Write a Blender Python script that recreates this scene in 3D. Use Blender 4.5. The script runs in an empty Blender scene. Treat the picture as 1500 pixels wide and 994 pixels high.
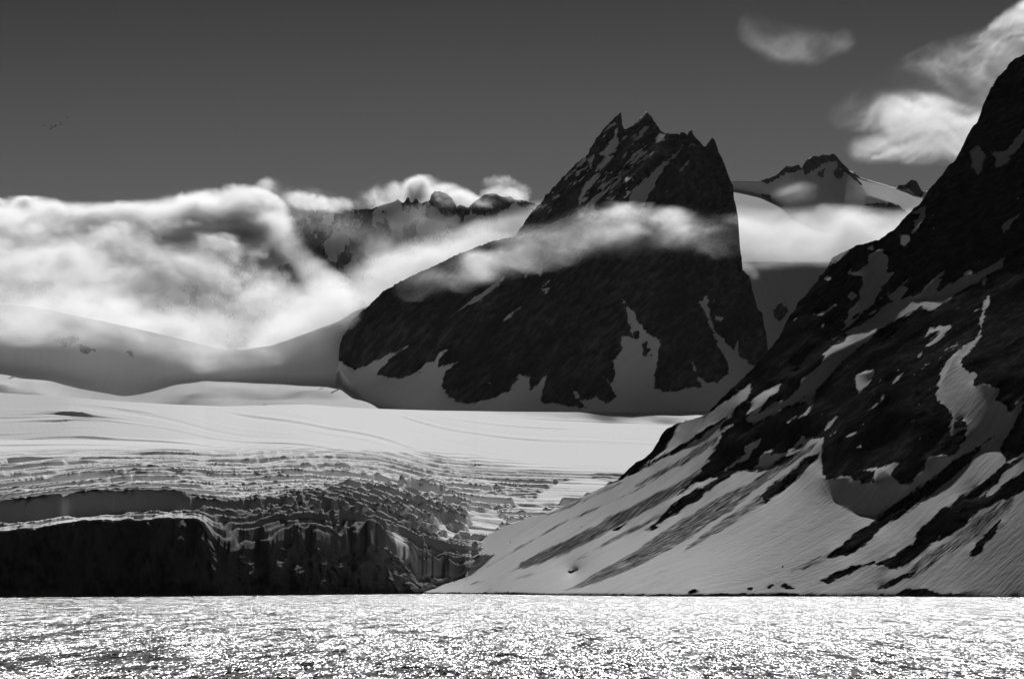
import bpy, math, random
import numpy as np
from mathutils import Vector
R = math.radians
sc = bpy.context.scene
COL = sc.collection

# ------------------------------------------------------------------ camera
F = 3383.0            # focal length in photo pixels (1500 wide)
CAM_H = 16.0
PITCH = math.atan((850.0 - 497.0) / F)
cam_d = bpy.data.cameras.new('camera')
cam = bpy.data.objects.new('camera', cam_d); COL.objects.link(cam)
cam.location = (0, 0, CAM_H)
cam.rotation_euler = (math.pi / 2 + PITCH, 0, 0)
cam_d.sensor_fit = 'HORIZONTAL'; cam_d.sensor_width = 36.0
cam_d.lens = 36.0 * F / 1500.0
cam_d.clip_start = 1.0; cam_d.clip_end = 60000.0
sc.camera = cam

# ------------------------------------------------------------------ sky, sun, exposure
SUN_AZ, SUN_EL = 6.0, 38.0            # degrees right of the view axis, above the horizon
SV = Vector((math.sin(R(SUN_AZ)) * math.cos(R(SUN_EL)), math.cos(R(SUN_AZ)) * math.cos(R(SUN_EL)), math.sin(R(SUN_EL))))
w = bpy.data.worlds.new('World'); sc.world = w; w.use_nodes = True
nt = w.node_tree; nt.nodes.clear()
sky = nt.nodes.new('ShaderNodeTexSky'); sky.sky_type = 'NISHITA'; sky.sun_disc = False
sky.sun_elevation = R(SUN_EL); sky.sun_rotation = R(SUN_AZ)
sky.altitude = 0; sky.air_density = 1.0; sky.dust_density = 0.0; sky.ozone_density = 1.0
sep = nt.nodes.new('ShaderNodeSeparateColor')        # black-and-white film behind a red filter sees the red light only
nt.links.new(sky.outputs[0], sep.inputs[0])
sc_ = nt.nodes.new('ShaderNodeMath'); sc_.operation = 'MULTIPLY'; sc_.inputs[1].default_value = 1 / 4.12
nt.links.new(sep.outputs[0], sc_.inputs[0])
pw = nt.nodes.new('ShaderNodeMath'); pw.operation = 'POWER'; pw.inputs[1].default_value = 6.5      # steep film curve
nt.links.new(sc_.outputs[0], pw.inputs[0])
cv = nt.nodes.new('ShaderNodeMath'); cv.operation = 'MULTIPLY'; cv.inputs[1].default_value = 2.4
nt.links.new(pw.outputs[0], cv.inputs[0])
bg = nt.nodes.new('ShaderNodeBackground'); bg.inputs[1].default_value = 0.05
out = nt.nodes.new('ShaderNodeOutputWorld')
sh_ = nt.nodes.new('ShaderNodeMath'); sh_.operation = 'MULTIPLY_ADD'; sh_.inputs[1].default_value = 0.38; sh_.inputs[2].default_value = 1.0   # film shoulder
nt.links.new(cv.outputs[0], sh_.inputs[0])
dv = nt.nodes.new('ShaderNodeMath'); dv.operation = 'DIVIDE'; nt.links.new(cv.outputs[0], dv.inputs[0]); nt.links.new(sh_.outputs[0], dv.inputs[1])
nt.links.new(dv.outputs[0], bg.inputs[0]); nt.links.new(bg.outputs[0], out.inputs[0])

sun_d = bpy.data.lights.new('sun', 'SUN'); sun_d.energy = 4.5; sun_d.angle = R(0.5); sun_d.color = (1, 1, 1)
sun = bpy.data.objects.new('sun', sun_d); COL.objects.link(sun)
sun.rotation_euler = SV.to_track_quat('Z', 'Y').to_euler()
sun.location = (0, 0, 3000)

vs = sc.view_settings
vs.view_transform = 'Standard'; vs.look = 'None'; vs.exposure = 0.0; vs.gamma = 1.0; vs.use_curve_mapping = False
cy = sc.cycles
cy.max_bounces = 6; cy.diffuse_bounces = 1; cy.glossy_bounces = 2; cy.transmission_bounces = 2
cy.volume_bounces = 2; cy.volume_step_rate = 2.0; cy.volume_max_steps = 512; cy.transparent_max_bounces = 8
cy.use_denoising = True
cy.caustics_reflective = False; cy.caustics_refractive = False

# ------------------------------------------------------------------ numeric helpers
def ray(px, py):
    """photo pixel -> (x/y, z/y) slopes of its sight line"""
    u = (np.asarray(px, float) - 750.0) / F; v = (497.0 - np.asarray(py, float)) / F
    cp, sp = math.cos(PITCH), math.sin(PITCH)
    dy = cp - v * sp; dz = sp + v * cp
    return u / dy, dz / dy
def at(px, py, D):
    tx, tz = ray(px, py)
    return Vector((float(tx) * D, D, CAM_H + float(tz) * D))
def P(s):
    return np.array([[float(a) for a in t.split(',')] for t in s.split()])
_lat = {}
def vnoise(x, y, seed):
    if seed not in _lat:
        _lat[seed] = np.random.RandomState(seed).rand(256, 256).astype(np.float32)
    g = _lat[seed]
    xi = np.floor(x).astype(np.int64); yi = np.floor(y).astype(np.int64)
    fx = (x - xi).astype(np.float32); fy = (y - yi).astype(np.float32)
    fx = fx * fx * fx * (fx * (fx * 6 - 15) + 10); fy = fy * fy * fy * (fy * (fy * 6 - 15) + 10)
    x0 = xi & 255; x1 = (xi + 1) & 255; y0 = yi & 255; y1 = (yi + 1) & 255
    return (g[x0, y0] * (1 - fx) + g[x1, y0] * fx) * (1 - fy) + (g[x0, y1] * (1 - fx) + g[x1, y1] * fx) * fy
def fbm(x, y, octs=5, seed=1, gain=0.5, lac=2.03):
    """fractal value noise, about -1..1"""
    a, s, t = 1.0, 0.0, 0.0
    for i in range(octs):
        s = s + a * (vnoise(x + 17.3 * i, y + 9.1 * i, seed + i) - 0.5); t += a
        a *= gain; x = x * lac; y = y * lac
    return s / t * 2.6
def sstep(a, b, x):
    t = np.clip((x - a) / (b - a), 0, 1); return t * t * (3 - 2 * t)
def sdf(poly, X, Y, pad=14.0):
    """signed distance in pixels, positive inside the outline, clipped to +-pad"""
    p = np.asarray(poly, float)
    res = np.full(X.shape, -pad, np.float32)
    m = (X > p[:, 0].min() - pad) & (X < p[:, 0].max() + pad) & (Y > p[:, 1].min() - pad) & (Y < p[:, 1].max() + pad)
    if not m.any(): return res
    x = X[m].astype(np.float32); y = Y[m].astype(np.float32)
    d = np.full(x.shape, 1e9, np.float32); ins = np.zeros(x.shape, bool)
    n = len(p)
    for i in range(n):
        ax, ay = p[i]; bx, by = p[(i + 1) % n]
        ex, ey = bx - ax, by - ay; L2 = ex * ex + ey * ey
        if L2 < 1e-9: continue
        t = np.clip(((x - ax) * ex + (y - ay) * ey) / L2, 0, 1)
        d = np.minimum(d, (x - ax - t * ex) ** 2 + (y - ay - t * ey) ** 2)
        if ay != by:
            c = ((ay > y) != (by > y)) & (x < (bx - ax) * (y - ay) / (by - ay) + ax)
            ins ^= c
    d = np.sqrt(d)
    res[m] = np.clip(np.where(ins, d, -d), -pad, pad)
    return res
def uniform(f):
    """noise field -> even 0..1"""
    q = np.sort(f.reshape(-1)[::37]); return np.interp(f, q, np.linspace(0, 1, len(q)))
def union(polys, X, Y, pad=14.0):
    r = np.full(X.shape, -pad, np.float32)
    for q in polys: r = np.maximum(r, sdf(q, X, Y, pad))
    return r
def poisson(gx, gy, L0, lam, r=1.0, iters=45, wmin=None):
    """weighted least-squares surface from a wished gradient (per cell), held near L0; steep cells count more"""
    H, W = L0.shape
    gref = np.percentile(np.abs(gy), 85)
    wt = np.clip((gref / np.maximum(np.abs(gy), 1e-9)) ** 1.7, 1, 60)
    if wmin is not None: wt = np.maximum(wt, wmin)
    wx = 0.5 * (wt[:, 1:] + wt[:, :-1]) / r ** 2; wy = 0.5 * (wt[1:] + wt[:-1])
    gxs = 0.5 * (gx[:, 1:] + gx[:, :-1]) * wx; gys = 0.5 * (gy[1:] + gy[:-1]) * wy
    def div(a, b):
        d = np.zeros((H, W)); d[:, :-1] += a; d[:, 1:] -= a; d[:-1] += b; d[1:] -= b
        return d
    def A(u): return lam * u - div(wx * (u[:, 1:] - u[:, :-1]), wy * (u[1:] - u[:-1]))
    mw = float(np.median(wt)) ** 0.5 + 1.0
    ky = 2 - 2 * np.cos(2 * np.pi * np.fft.fftfreq(2 * H)); kx = (2 - 2 * np.cos(2 * np.pi * np.fft.rfftfreq(2 * W))) / r ** 2
    den = lam + mw * (ky[:, None] + kx[None, :])
    isw = 1 / np.sqrt(wt / mw)
    E = np.zeros((2 * H, 2 * W))
    def M(v):
        v = v * isw
        E[:H, :W] = v; E[H:, :W] = v[::-1]; E[:, W:] = E[:, :W][:, ::-1]
        return np.fft.irfft2(np.fft.rfft2(E) / den, s=E.shape)[:H, :W] * isw
    u = L0.copy(); rr = lam * L0 - div(gxs, gys) - A(u)
    z = M(rr); p = z.copy(); rz = (rr * z).sum(); r0 = rz
    for it in range(iters):
        Ap = A(p); al = rz / (p * Ap).sum(); u = u + al * p; rr = rr - al * Ap
        z = M(rr); rz2 = (rr * z).sum()
        if rz2 < r0 * 1e-8: break
        p = z + (rz2 / rz) * p; rz = rz2
    return u
def blur(a, sy_, sx_):
    H, W = a.shape
    E = np.zeros((2 * H, 2 * W)); E[:H, :W] = a; E[H:, :W] = a[::-1]; E[:, W:] = E[:, :W][:, ::-1]
    k = np.exp(-2 * (np.pi * sy_ * np.fft.fftfreq(2 * H)) ** 2)[:, None] * np.exp(-2 * (np.pi * sx_ * np.fft.rfftfreq(2 * W)) ** 2)[None]
    return np.fft.irfft2(np.fft.rfft2(E) * k, s=E.shape)[:H, :W]
def bil(G, x0, y0, s, X, Y, sy=None):
    H, W = G.shape
    fx = np.clip((X - x0) / s, 0, W - 1.001); fy = np.clip((Y - y0) / (sy or s), 0, H - 1.001)
    i = fx.astype(int); j = fy.astype(int); a = fx - i; b = fy - j
    return (G[j, i] * (1 - a) + G[j, i + 1] * a) * (1 - b) + (G[j + 1, i] * (1 - a) + G[j + 1, i + 1] * a) * b
def line(s):
    p = P(s); o = np.argsort(p[:, 0], kind='stable'); return p[o, 0], p[o, 1]

# ------------------------------------------------------------------ scene-graph helpers
def tag(o, label=None, cat=None, group=None, kind=None):
    if label: o['label'] = label
    if cat: o['category'] = cat
    if group: o['group'] = group
    if kind: o['kind'] = kind
    return o
def mesh_grid(name, V, attrs, mat, smooth=True, closed=False):
    """V: rows x cols x 3"""
    nr, nc = V.shape[:2]
    me = bpy.data.meshes.new(name)
    idx = np.arange(nr * nc).reshape(nr, nc)
    q = np.stack([idx[:-1, :-1], idx[:-1, 1:], idx[1:, 1:], idx[1:, :-1]], -1).reshape(-1, 4)
    me.vertices.add(nr * nc); me.vertices.foreach_set('co', V.reshape(-1).astype(np.float32))
    me.loops.add(q.size); me.loops.foreach_set('vertex_index', q.reshape(-1).astype(np.int32))
    me.polygons.add(len(q)); me.polygons.foreach_set('loop_start', np.arange(0, q.size, 4, dtype=np.int32))
    me.polygons.foreach_set('use_smooth', np.full(len(q), smooth))
    me.update(calc_edges=True)
    for k, a in attrs.items():
        at_ = me.attributes.new(k, 'FLOAT', 'POINT'); at_.data.foreach_set('value', np.ascontiguousarray(a, np.float32).reshape(-1))
    me.materials.append(mat)
    o = bpy.data.objects.new(name, me); COL.objects.link(o)
    return o
SURF = []
def project(V):
    cp, sp = math.cos(PITCH), math.sin(PITCH); tz = (V[:, 2] - CAM_H) / V[:, 1]
    v = (tz * cp - sp) / (cp + tz * sp); return 750 + F * V[:, 0] / V[:, 1] * (cp - v * sp), 497 - F * v
def ground(px, py, k):
    """point of surface number k that is seen at a photo pixel"""
    V = SURF[k]; X, Y = project(V); d = (X - px) ** 2 + (Y - py) ** 2
    near = np.where(d < max(2.0, d.min() * 1.5))[0]; return Vector(V[near[np.argmin(V[near, 1])]])
def relief(name, x0, x1, s, top, bot, rows, mn, L0, lam, attr, mat, jag=0.0, back=1400.0, backdrop=1.0, seed=5, smooth=True, qmin=0.06, sy=None, push=None, iters=40, wmin=None):
    sy = sy or s
    """a hillside: outline columns (top/bottom), wished slopes (m towards depth, n to the right) turned into real depth"""
    tx_, ty_ = line(top); bx_, by_ = line(bot)
    y0 = ty_.min() - 4; y1 = by_.max() + 2
    gx = np.arange(x0, x1 + s, s); gy = np.arange(y0, y1 + sy, sy)
    X, Y = np.meshgrid(gx, gy)
    m, n = mn(X, Y)
    tx, tz = ray(X, Y)
    q = np.maximum(n * tx + m - tz, qmin)
    dtx_x = np.gradient(tx, axis=1); dtz_x = np.gradient(tz, axis=1); dtx_y = np.gradient(tx, axis=0); dtz_y = np.gradient(tz, axis=0)
    L = poisson((-n * dtx_x + dtz_x) / q, (-n * dtx_y + dtz_y) / q, L0(X, Y), lam, s / sy, iters, None if wmin is None else wmin(X, Y))
    cx = np.arange(x0, x1 + 0.01, s)
    T = np.interp(cx, tx_, ty_); B = np.interp(cx, bx_, by_)
    if jag: T = np.interp(cx + 1.3 * jag * fbm(T * 0.13, T * 0 + 9.7, 4, seed + 62), tx_, ty_)
    if jag: T = T + jag * (fbm(cx * 0.23, cx * 0 + 3.3, 4, seed + 60) + 0.7 * fbm(cx * 0.55, cx * 0 + 7.3, 2, seed + 61))
    t = np.linspace(0, 1, rows)[:, None]
    PX = np.repeat(cx[None], rows, 0); PY = B[None] * (1 - t) + T[None] * t
    D = np.exp(bil(L, x0, y0, s, PX, PY, sy))
    if push is not None: D = D + push(PX, PY)
    a, b = ray(PX, PY)
    V = np.stack([a * D, D, CAM_H + b * D], -1)
    at_ = attr(PX, PY)
    hem = V[0][None] - np.array([0, 0, 220.0])
    # far side of the hill: runs on behind the crest and down
    crest = V[-1]; nb = 6
    Bk = np.zeros((nb, V.shape[1], 3))
    for k in range(nb):
        f = (k + 1) / nb
        Bk[k] = crest
        Bk[k, :, 1] += back * f
        Bk[k, :, 2] = crest[:, 2] - (crest[:, 2] * backdrop + 20) * (f ** 0.8)
    V = np.concatenate([hem, V, Bk], 0)
    at2 = {k: np.concatenate([v[:1], v, np.repeat(v[-1:], nb, 0)], 0) for k, v in at_.items()}
    SURF.append(V[1:-nb].reshape(-1, 3))
    return mesh_grid(name, V, at2, mat, smooth)

# ------------------------------------------------------------------ materials
def N(nt, t, **kw):
    n = nt.nodes.new(t)
    for k, v in kw.items(): setattr(n, k, v)
    return n
def grey(v): return (v, v, v, 1)
def mat_new(name):
    m = bpy.data.materials.new(name); m.use_nodes = True; m.node_tree.nodes.clear()
    return m, m.node_tree
def mth(nt, op, a, b=None, c=None, clamp=False):
    n = nt.nodes.new('ShaderNodeMath'); n.operation = op; n.use_clamp = clamp
    for i, v in enumerate((a, b, c)):
        if v is None: continue
        if isinstance(v, (int, float)): n.inputs[i].default_value = v
        else: nt.links.new(v, n.inputs[i])
    return n.outputs[0]
def smooth_map(nt, v, lo, hi, a=0.0, b=1.0):
    n = nt.nodes.new('ShaderNodeMapRange'); n.interpolation_type = 'SMOOTHSTEP'
    nt.links.new(v, n.inputs[0])
    for i, q in enumerate((lo, hi, a, b)): n.inputs[i + 1].default_value = q
    return n.outputs[0]
def noise(nt, vec, scale, detail=4, rough=0.55, out=0):
    n = nt.nodes.new('ShaderNodeTexNoise'); n.inputs['Scale'].default_value = scale
    n.inputs['Detail'].default_value = detail; n.inputs['Roughness'].default_value = rough
    nt.links.new(vec, n.inputs['Vector']); return n.outputs[out]
def mapping(nt, vec, rot=(0, 0, 0), scale=(1, 1, 1)):
    n = nt.nodes.new('ShaderNodeMapping'); n.inputs['Rotation'].default_value = rot; n.inputs['Scale'].default_value = scale
    nt.links.new(vec, n.inputs['Vector']); return n.outputs[0]
def frame_coords(nt, fall):
    """coordinates (across, along, normal) to the fall line of a slope, metres"""
    f = Vector(fall).normalized(); up = Vector((0, 0, 1)); c = f.cross(up).normalized(); nn = c.cross(f).normalized()
    g = nt.nodes.new('ShaderNodeNewGeometry')
    outs = []
    for v in (c, f, nn):
        d = nt.nodes.new('ShaderNodeVectorMath'); d.operation = 'DOT_PRODUCT'
        nt.links.new(g.outputs['Position'], d.inputs[0]); d.inputs[1].default_value = v
        outs.append(d.outputs['Value'])
    return outs
def comb(nt, a, b, c):
    n = nt.nodes.new('ShaderNodeCombineXYZ')
    for i, v in enumerate((a, b, c)):
        if isinstance(v, (int, float)): n.inputs[i].default_value = v
        else: nt.links.new(v, n.inputs[i])
    return n.outputs[0]
def slope_material(name, fall, rock=(0.022, 0.05), snow=0.85, edge=2.2, px=1.0, streak=1.0, dirt_to=0.07, bump=1.0):
    m, nt = mat_new(name)
    ac, al, an = frame_coords(nt, fall)
    A = nt.nodes.new('ShaderNodeAttribute'); A.attribute_name = 'snow'
    Dd = nt.nodes.new('ShaderNodeAttribute'); Dd.attribute_name = 'dirt'
    fine = comb(nt, ac, mth(nt, 'MULTIPLY', al, 0.35), an)
    e = mth(nt, 'SUBTRACT', noise(nt, fine, 0.13 / px, 8, 0.74), 0.5)
    s = mth(nt, 'ADD', A.outputs['Fac'], mth(nt, 'MULTIPLY', e, edge * 8.5))
    sf = smooth_map(nt, s, -0.3, 0.3)
    # rock
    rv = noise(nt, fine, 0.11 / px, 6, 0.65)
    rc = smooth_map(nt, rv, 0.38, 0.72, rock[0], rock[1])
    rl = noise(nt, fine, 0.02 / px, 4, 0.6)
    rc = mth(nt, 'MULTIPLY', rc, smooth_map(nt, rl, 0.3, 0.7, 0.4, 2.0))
    # snow with faint streaks down the slope and old grit
    wv = mth(nt, 'MULTIPLY', noise(nt, comb(nt, ac, al, 0.0), 0.012 / px, 2, 0.5), 22.0 * px)
    st = comb(nt, mth(nt, 'ADD', ac, wv), mth(nt, 'MULTIPLY', al, 0.06), 0.0)
    sn1 = noise(nt, st, 0.13 / px, 7, 0.66)
    sn = smooth_map(nt, sn1, 0.30, 0.62, snow * (1 - 0.22 * streak), snow)
    st2 = comb(nt, ac, mth(nt, 'MULTIPLY', al, 0.07), 0.0)
    d1 = smooth_map(nt, noise(nt, st2, 0.5 / px, 5, 0.72), 0.34, 0.66)
    dd = mth(nt, 'SUBTRACT', mth(nt, 'MULTIPLY', Dd.outputs['Fac'], 1.3), d1)
    df = smooth_map(nt, dd, 0.0, 0.5)
    mx = nt.nodes.new('ShaderNodeMix'); mx.data_type = 'FLOAT'
    nt.links.new(df, mx.inputs[0]); nt.links.new(sn, mx.inputs[2]); mx.inputs[3].default_value = dirt_to
    mx2 = nt.nodes.new('ShaderNodeMix'); mx2.data_type = 'FLOAT'
    nt.links.new(sf, mx2.inputs[0]); nt.links.new(rc, mx2.inputs[2]); nt.links.new(mx.outputs[0], mx2.inputs[3])
    cc = comb(nt, mx2.outputs[0], mx2.outputs[0], mx2.outputs[0])
    b = nt.nodes.new('ShaderNodeBsdfDiffuse'); b.inputs['Roughness'].default_value = 0.3
    nt.links.new(cc, b.inputs[0])
    if bump:
        bp = nt.nodes.new('ShaderNodeBump'); bp.inputs['Strength'].default_value = 1.0
        # rock roughness is metres deep, snow a hand's breadth
        hr = mth(nt, 'MULTIPLY', rv, 14.0 * px); hs = mth(nt, 'MULTIPLY', noise(nt, fine, 0.25 / px, 3, 0.6), 1.0 * bump * px)
        hs = mth(nt, 'ADD', hs, mth(nt, 'MULTIPLY', sn1, 1.2 * bump * px))
        mh = nt.nodes.new('ShaderNodeMix'); mh.data_type = 'FLOAT'
        nt.links.new(sf, mh.inputs[0]); nt.links.new(hr, mh.inputs[2]); nt.links.new(hs, mh.inputs[3])
        bp.inputs['Distance'].default_value = 1.0
        nt.links.new(mh.outputs[0], bp.inputs['Height']); nt.links.new(bp.outputs[0], b.inputs['Normal'])
    o = nt.nodes.new('ShaderNodeOutputMaterial'); nt.links.new(b.outputs[0], o.inputs[0])
    return m

# ================================================================== right-hand mountain (nearest)
RT = ("1650,-20 1500,79 1486,87 1478,94 1470,104 1457,119 1450,132 1440,154 1436,166 1430,181 1421,190 1417,200 1408,218 1400,232 1398,236 1388,244 "
      "1380,256 1374,262 1370,269 1360,276 1354,288 1348,298 1338,306 1330,314 1320,324 1312,334 1300,342 1288,351 1274,354 1268,357 1254,359 1248,364 "
      "1230,370 1220,377 1214,386 1208,398 1200,405 1198,411 1190,418 1180,433 1170,440 1166,452 1156,462 1148,480 1140,496 1128,510 1122,518 1104,538 "
      "1090,552 1070,570 1058,582 1046,594 1036,605 1024,611 1000,617 995,618 986,622 976,629 968,638 964,646 958,656 950,666 945,671 930,678 918,689 "
      "906,700 892,709 870,719 854,729 832,738 816,746 800,752 780,756 756,764 730,776 706,786 692,795 686,803 681,845 667,851 629,861 603,868")
ROCK = [P(q) for q in (
 # the great rock face with its lower edge
 "1660,-40 1500,60 1330,300 1190,410 1110,520 1058,576 1036,600 1046,598 1058,590 1070,582 1098,562 1099,578 1094,588 1080,594 1072,604 1068,610 1060,616 1056,624 "
 "1056,636 1052,646 1048,656 1040,670 1025,686 1030,690 1004,712 992,722 984,729 1006,718 1018,706 1040,700 1050,700 1026,714 998,730 980,744 962,766 970,764 992,752 "
 "1006,740 1020,732 1034,720 1050,710 1066,700 1082,689 1104,688 1128,682 1150,668 1166,658 1182,644 1195,640 1206,640 1202,662 1204,690 1210,700 1222,701 1234,696 1246,699 "
 "1260,706 1280,705 1282,690 1266,688 1280,684 1290,685 1308,678 1316,678 1308,686 1305,695 1312,702 1320,710 1336,707 1350,692 1358,684 1359,669 1376,667 1392,669 1400,662 "
 "1412,646 1416,630 1412,630 1396,636 1389,630 1395,612 1392,600 1384,592 1374,587 1371,578 1376,558 1380,540 1396,522 1406,510 1418,502 1428,498 1435,484 1436,470 1438,456 "
 "1428,455 1440,448 1446,432 1450,432 1448,448 1442,460 1436,494 1428,504 1420,516 1410,528 1410,538 1420,544 1432,548 1424,558 1430,566 1442,560 1464,570 1460,584 1474,594 "
 "1478,604 1490,590 1502,586 1488,612 1482,630 1480,634 1468,646 1464,658 1468,664 1476,674 1490,670 1502,660 1580,610 1660,560",
 "1412,614 1414,622 1400,628 1397,616",
 # bands of scree and rock crossing the snow
 "1456,638 1440,646 1420,662 1398,674 1376,694 1352,710 1328,728 1306,742 1284,758 1260,774 1240,790 1224,804 1212,816 1240,812 1268,796 1280,784 1300,768 1328,750 1356,728 1380,712 1400,694 1424,674 1442,652",
 "1600,610 1500,666 1488,672 1466,684 1440,704 1416,722 1392,738 1370,756 1350,770 1340,786 1338,796 1320,806 1296,818 1283,827 1313,833 1333,824 1352,806 1366,794 1390,784 1412,770 1436,748 1460,734 1488,724 1502,719 1600,660",
 "1203,850 1227,837 1247,828 1280,823 1257,833 1233,845 1213,852",
 "1283,863 1310,847 1340,837 1330,845 1307,857",
 "1468,758 1446,780 1430,796 1418,812 1424,815 1434,808 1444,796 1458,780",
 "1202,662 1180,672 1156,692 1130,710 1114,726 1122,736 1138,724 1166,700 1180,686 1198,672",
 "1072,606 1040,622 1010,643 980,662 956,678 985,664 1012,648 1040,630 1062,616",
 "1022,636 1000,650 975,664 950,678 932,690 950,681 978,668 1003,654",
 "1000,616 986,620 976,627 962,644 948,664 928,677 904,700 888,711 905,705 930,691 948,678 965,664 978,652 986,640 988,632 996,622",
 "918,764 898,776 906,775 916,768", "960,768 944,777 952,778 962,772", "834,838 839,834 846,833 840,838",
 "1150,668 1130,680 1110,690 1150,676 1166,664", "1010,866 1018,864 1027,866 1018,868", "1090,862 1100,859 1102,864", "1122,857 1132,854 1136,859 1126,861", "1142,857 1150,853 1158,858 1164,862 1150,862",
 "1046,594 1040,597 1018,612 1034,606 1048,600",
)]
SNOWP = [P(q) for q in (   # snow lying inside the rock
 "1472,375 1450,390 1430,403 1418,394 1410,404 1394,416 1376,427 1374,424 1378,408 1384,395 1374,402 1360,416 1352,426 1336,432 1328,436 1312,441 1300,444 1290,450 1280,462 1260,476 1240,486 1218,497 "
 "1240,489 1236,498 1220,507 1207,517 1207,526 1186,546 1174,556 1172,566 1162,578 1148,588 1144,586 1126,594 1106,604 1092,612 1096,618 1104,620 1120,612 1146,598 1170,588 1180,580 1198,568 1212,552 1226,538 1244,520 "
 "1270,500 1286,484 1310,470 1330,462 1346,452 1348,450 1360,454 1370,452 1392,438 1406,428 1414,422 1466,392",
 "1172,584 1194,569 1195,580 1186,591 1172,589", "1102,584 1128,567 1144,562 1138,574 1132,578 1116,592 1094,608 1102,592",
 "1153,618 1166,610 1178,605 1190,592 1191,594 1180,607 1166,612", "1235,483 1258,463 1248,474", "1274,461 1288,451 1282,458",
 "1274,372 1278,369 1292,367 1302,374 1300,386 1298,398 1306,400 1300,412 1288,430 1280,444 1262,458 1240,474 1238,470 1248,452 1260,440 1260,428 1266,418 1262,406 1254,402 1244,400 1258,396 1270,386",
 "1271,364 1278,362 1280,365 1288,366 1292,368 1276,367", "1208,409 1213,407 1219,409 1214,411", "1243,400 1250,397 1258,397 1256,402 1248,404",
 "1338,311 1346,305 1354,303 1356,318 1345,332 1338,338 1340,326 1350,312 1340,311", "1318,344 1328,346 1334,350 1324,364 1320,356",
 "1422,222 1430,210 1438,216 1443,230 1440,242 1432,256 1424,244", "1452,224 1474,222 1486,206 1502,188 1502,202 1486,226 1476,240 1460,246 1458,234",
 "1356,494 1360,480 1390,475 1395,478 1380,494 1366,504 1356,510 1345,522 1358,502 1376,486 1364,488", "1377,518 1388,509 1403,503 1394,510", "1350,541 1360,532 1369,526 1358,537",
 "1328,560 1334,555 1330,559", "1326,542 1314,556 1302,570 1312,559", "1294,578 1288,588 1266,606 1272,602 1290,589", "1254,550 1268,542 1284,544 1274,560 1258,576 1254,562",
 "1226,610 1216,624 1204,636 1216,617", "1090,652 1104,648 1118,641 1106,658 1094,672 1080,680 1062,690 1074,676 1090,662",
 "1104,684 1112,674 1120,663 1138,656 1130,664 1152,664 1166,650 1174,638 1180,640 1178,650 1150,667 1130,680 1110,686",
 "1308,560 1314,552 1318,548 1311,560", "1300,432 1316,420 1332,408 1324,418 1330,424 1318,440 1306,441",
 "1440,418 1446,410 1444,406 1438,412", "1468,330 1482,320 1496,312 1480,328 1470,340", "1216,454 1224,446 1216,448 1206,456 1192,460 1204,462", "1204,480 1206,474 1208,480",
 "1238,640 1246,634 1256,632 1246,638", "1434,728 1444,720 1462,706 1468,692 1482,681 1502,671 1502,690 1470,710 1452,722", "1060,634 1072,622 1066,622 1056,630",
 "1254,655 1262,648 1262,656", "1286,562 1290,556 1288,566", "1240,466 1254,452 1232,470", "1243,433 1250,428 1256,434 1246,440",
)]
SHADE = [P(q) for q in (   # steeper, sunless snow
 "1274,372 1292,367 1302,374 1306,400 1288,430 1262,458 1238,474 1260,440 1266,418 1254,402 1270,386",
 "1472,375 1430,403 1410,404 1376,427 1384,395 1352,426 1328,436 1370,435 1400,428 1414,421 1460,396",
 "1278,490 1252,504 1230,512 1212,522 1207,527 1186,546 1162,578 1144,588 1146,598 1180,582 1198,568 1244,520 1286,484",
 "1446,432 1371,578 1384,592 1396,636 1412,646 1392,669 1359,669 1350,692 1320,710 1290,685 1280,705 1246,699 1206,700 1206,702 1212,716 1220,730 1236,742 1250,750 1262,753 1280,755 1306,742 1398,674 1438,655 1464,658 1502,586 1410,528",
 "1144,596 1106,604 1092,612 1100,620 1122,610", "1122,592 1094,610 1112,600 1130,578",
 "1090,652 1118,642 1094,672 1062,690", "1104,686 1120,663 1152,664 1140,674 1124,682",
 "1422,222 1438,216 1440,242 1432,256", "1452,224 1502,188 1486,226 1460,246", "1254,550 1284,544 1258,576",
)]
DIRT = [(P(q), a) for q, a in (
 ("1198,646 1170,660 1140,675 1100,705 1050,728 1010,752 970,778 930,806 880,832 840,858 822,866 850,862 880,852 930,832 970,812 1010,788 1042,766 1074,746 1106,718 1130,702 1160,680 1188,662", 0.72),
 ("1122,736 1090,756 1060,776 1030,794 998,810 1008,798 1040,772 1080,747 1112,724", 0.66),
 ("1028,686 990,708 960,722 928,740 890,758 850,780 804,800 762,822 758,829 744,839 780,829 808,820 840,806 872,790 910,768 940,752 980,730 1004,714 1034,694", 0.8),
 ("980,745 930,769 890,790 846,817 890,797 935,775 980,752", 0.7),
 ("1060,632 1030,650 1000,668 965,690 930,710 930,715 970,696 1010,674 1045,652", 0.72),
 ("744,852 766,841 796,834 788,839 770,846", 0.55), ("680,858 696,851 713,850 692,856", 0.5),
 ("1490,722 1460,738 1430,758 1390,788 1350,815 1320,845 1340,850 1380,818 1420,794 1450,770 1484,740", 0.62),
 ("1200,810 1170,828 1140,842 1180,834 1214,818", 0.6), ("684,812 700,810 724,812 708,828 690,842 681,846", 0.9),
 ("868,810 858,818 840,822 850,814", 0.6), ("712,830 760,801 820,766 880,740 930,717 980,688 981,690 931,719.5 881,742.5 821,768.5 761,803.5", 0.8),
 ("1060,576 1046,594 1030,606 1046,600 1066,582", 0.55), ("930,690 960,672 1000,650 1040,625 1046,627 1000,655 960,678", 0.5),
 ("906,705 870,722 830,741 800,754 836,744 880,724 916,706", 0.62),
)]
def shore_line(X): return 867.5 + 3.2 * sstep(640, 900, X) - 2.0 * sstep(900, 1150, X) * (1 - sstep(1150, 1240, X)) + 3.5 * sstep(1380, 1480, X) \
    - 9.0 * np.exp(-((X - 1342) / 26.0) ** 4) - 2.5 * np.exp(-((X - 1400) / 25.0) ** 2)
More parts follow.
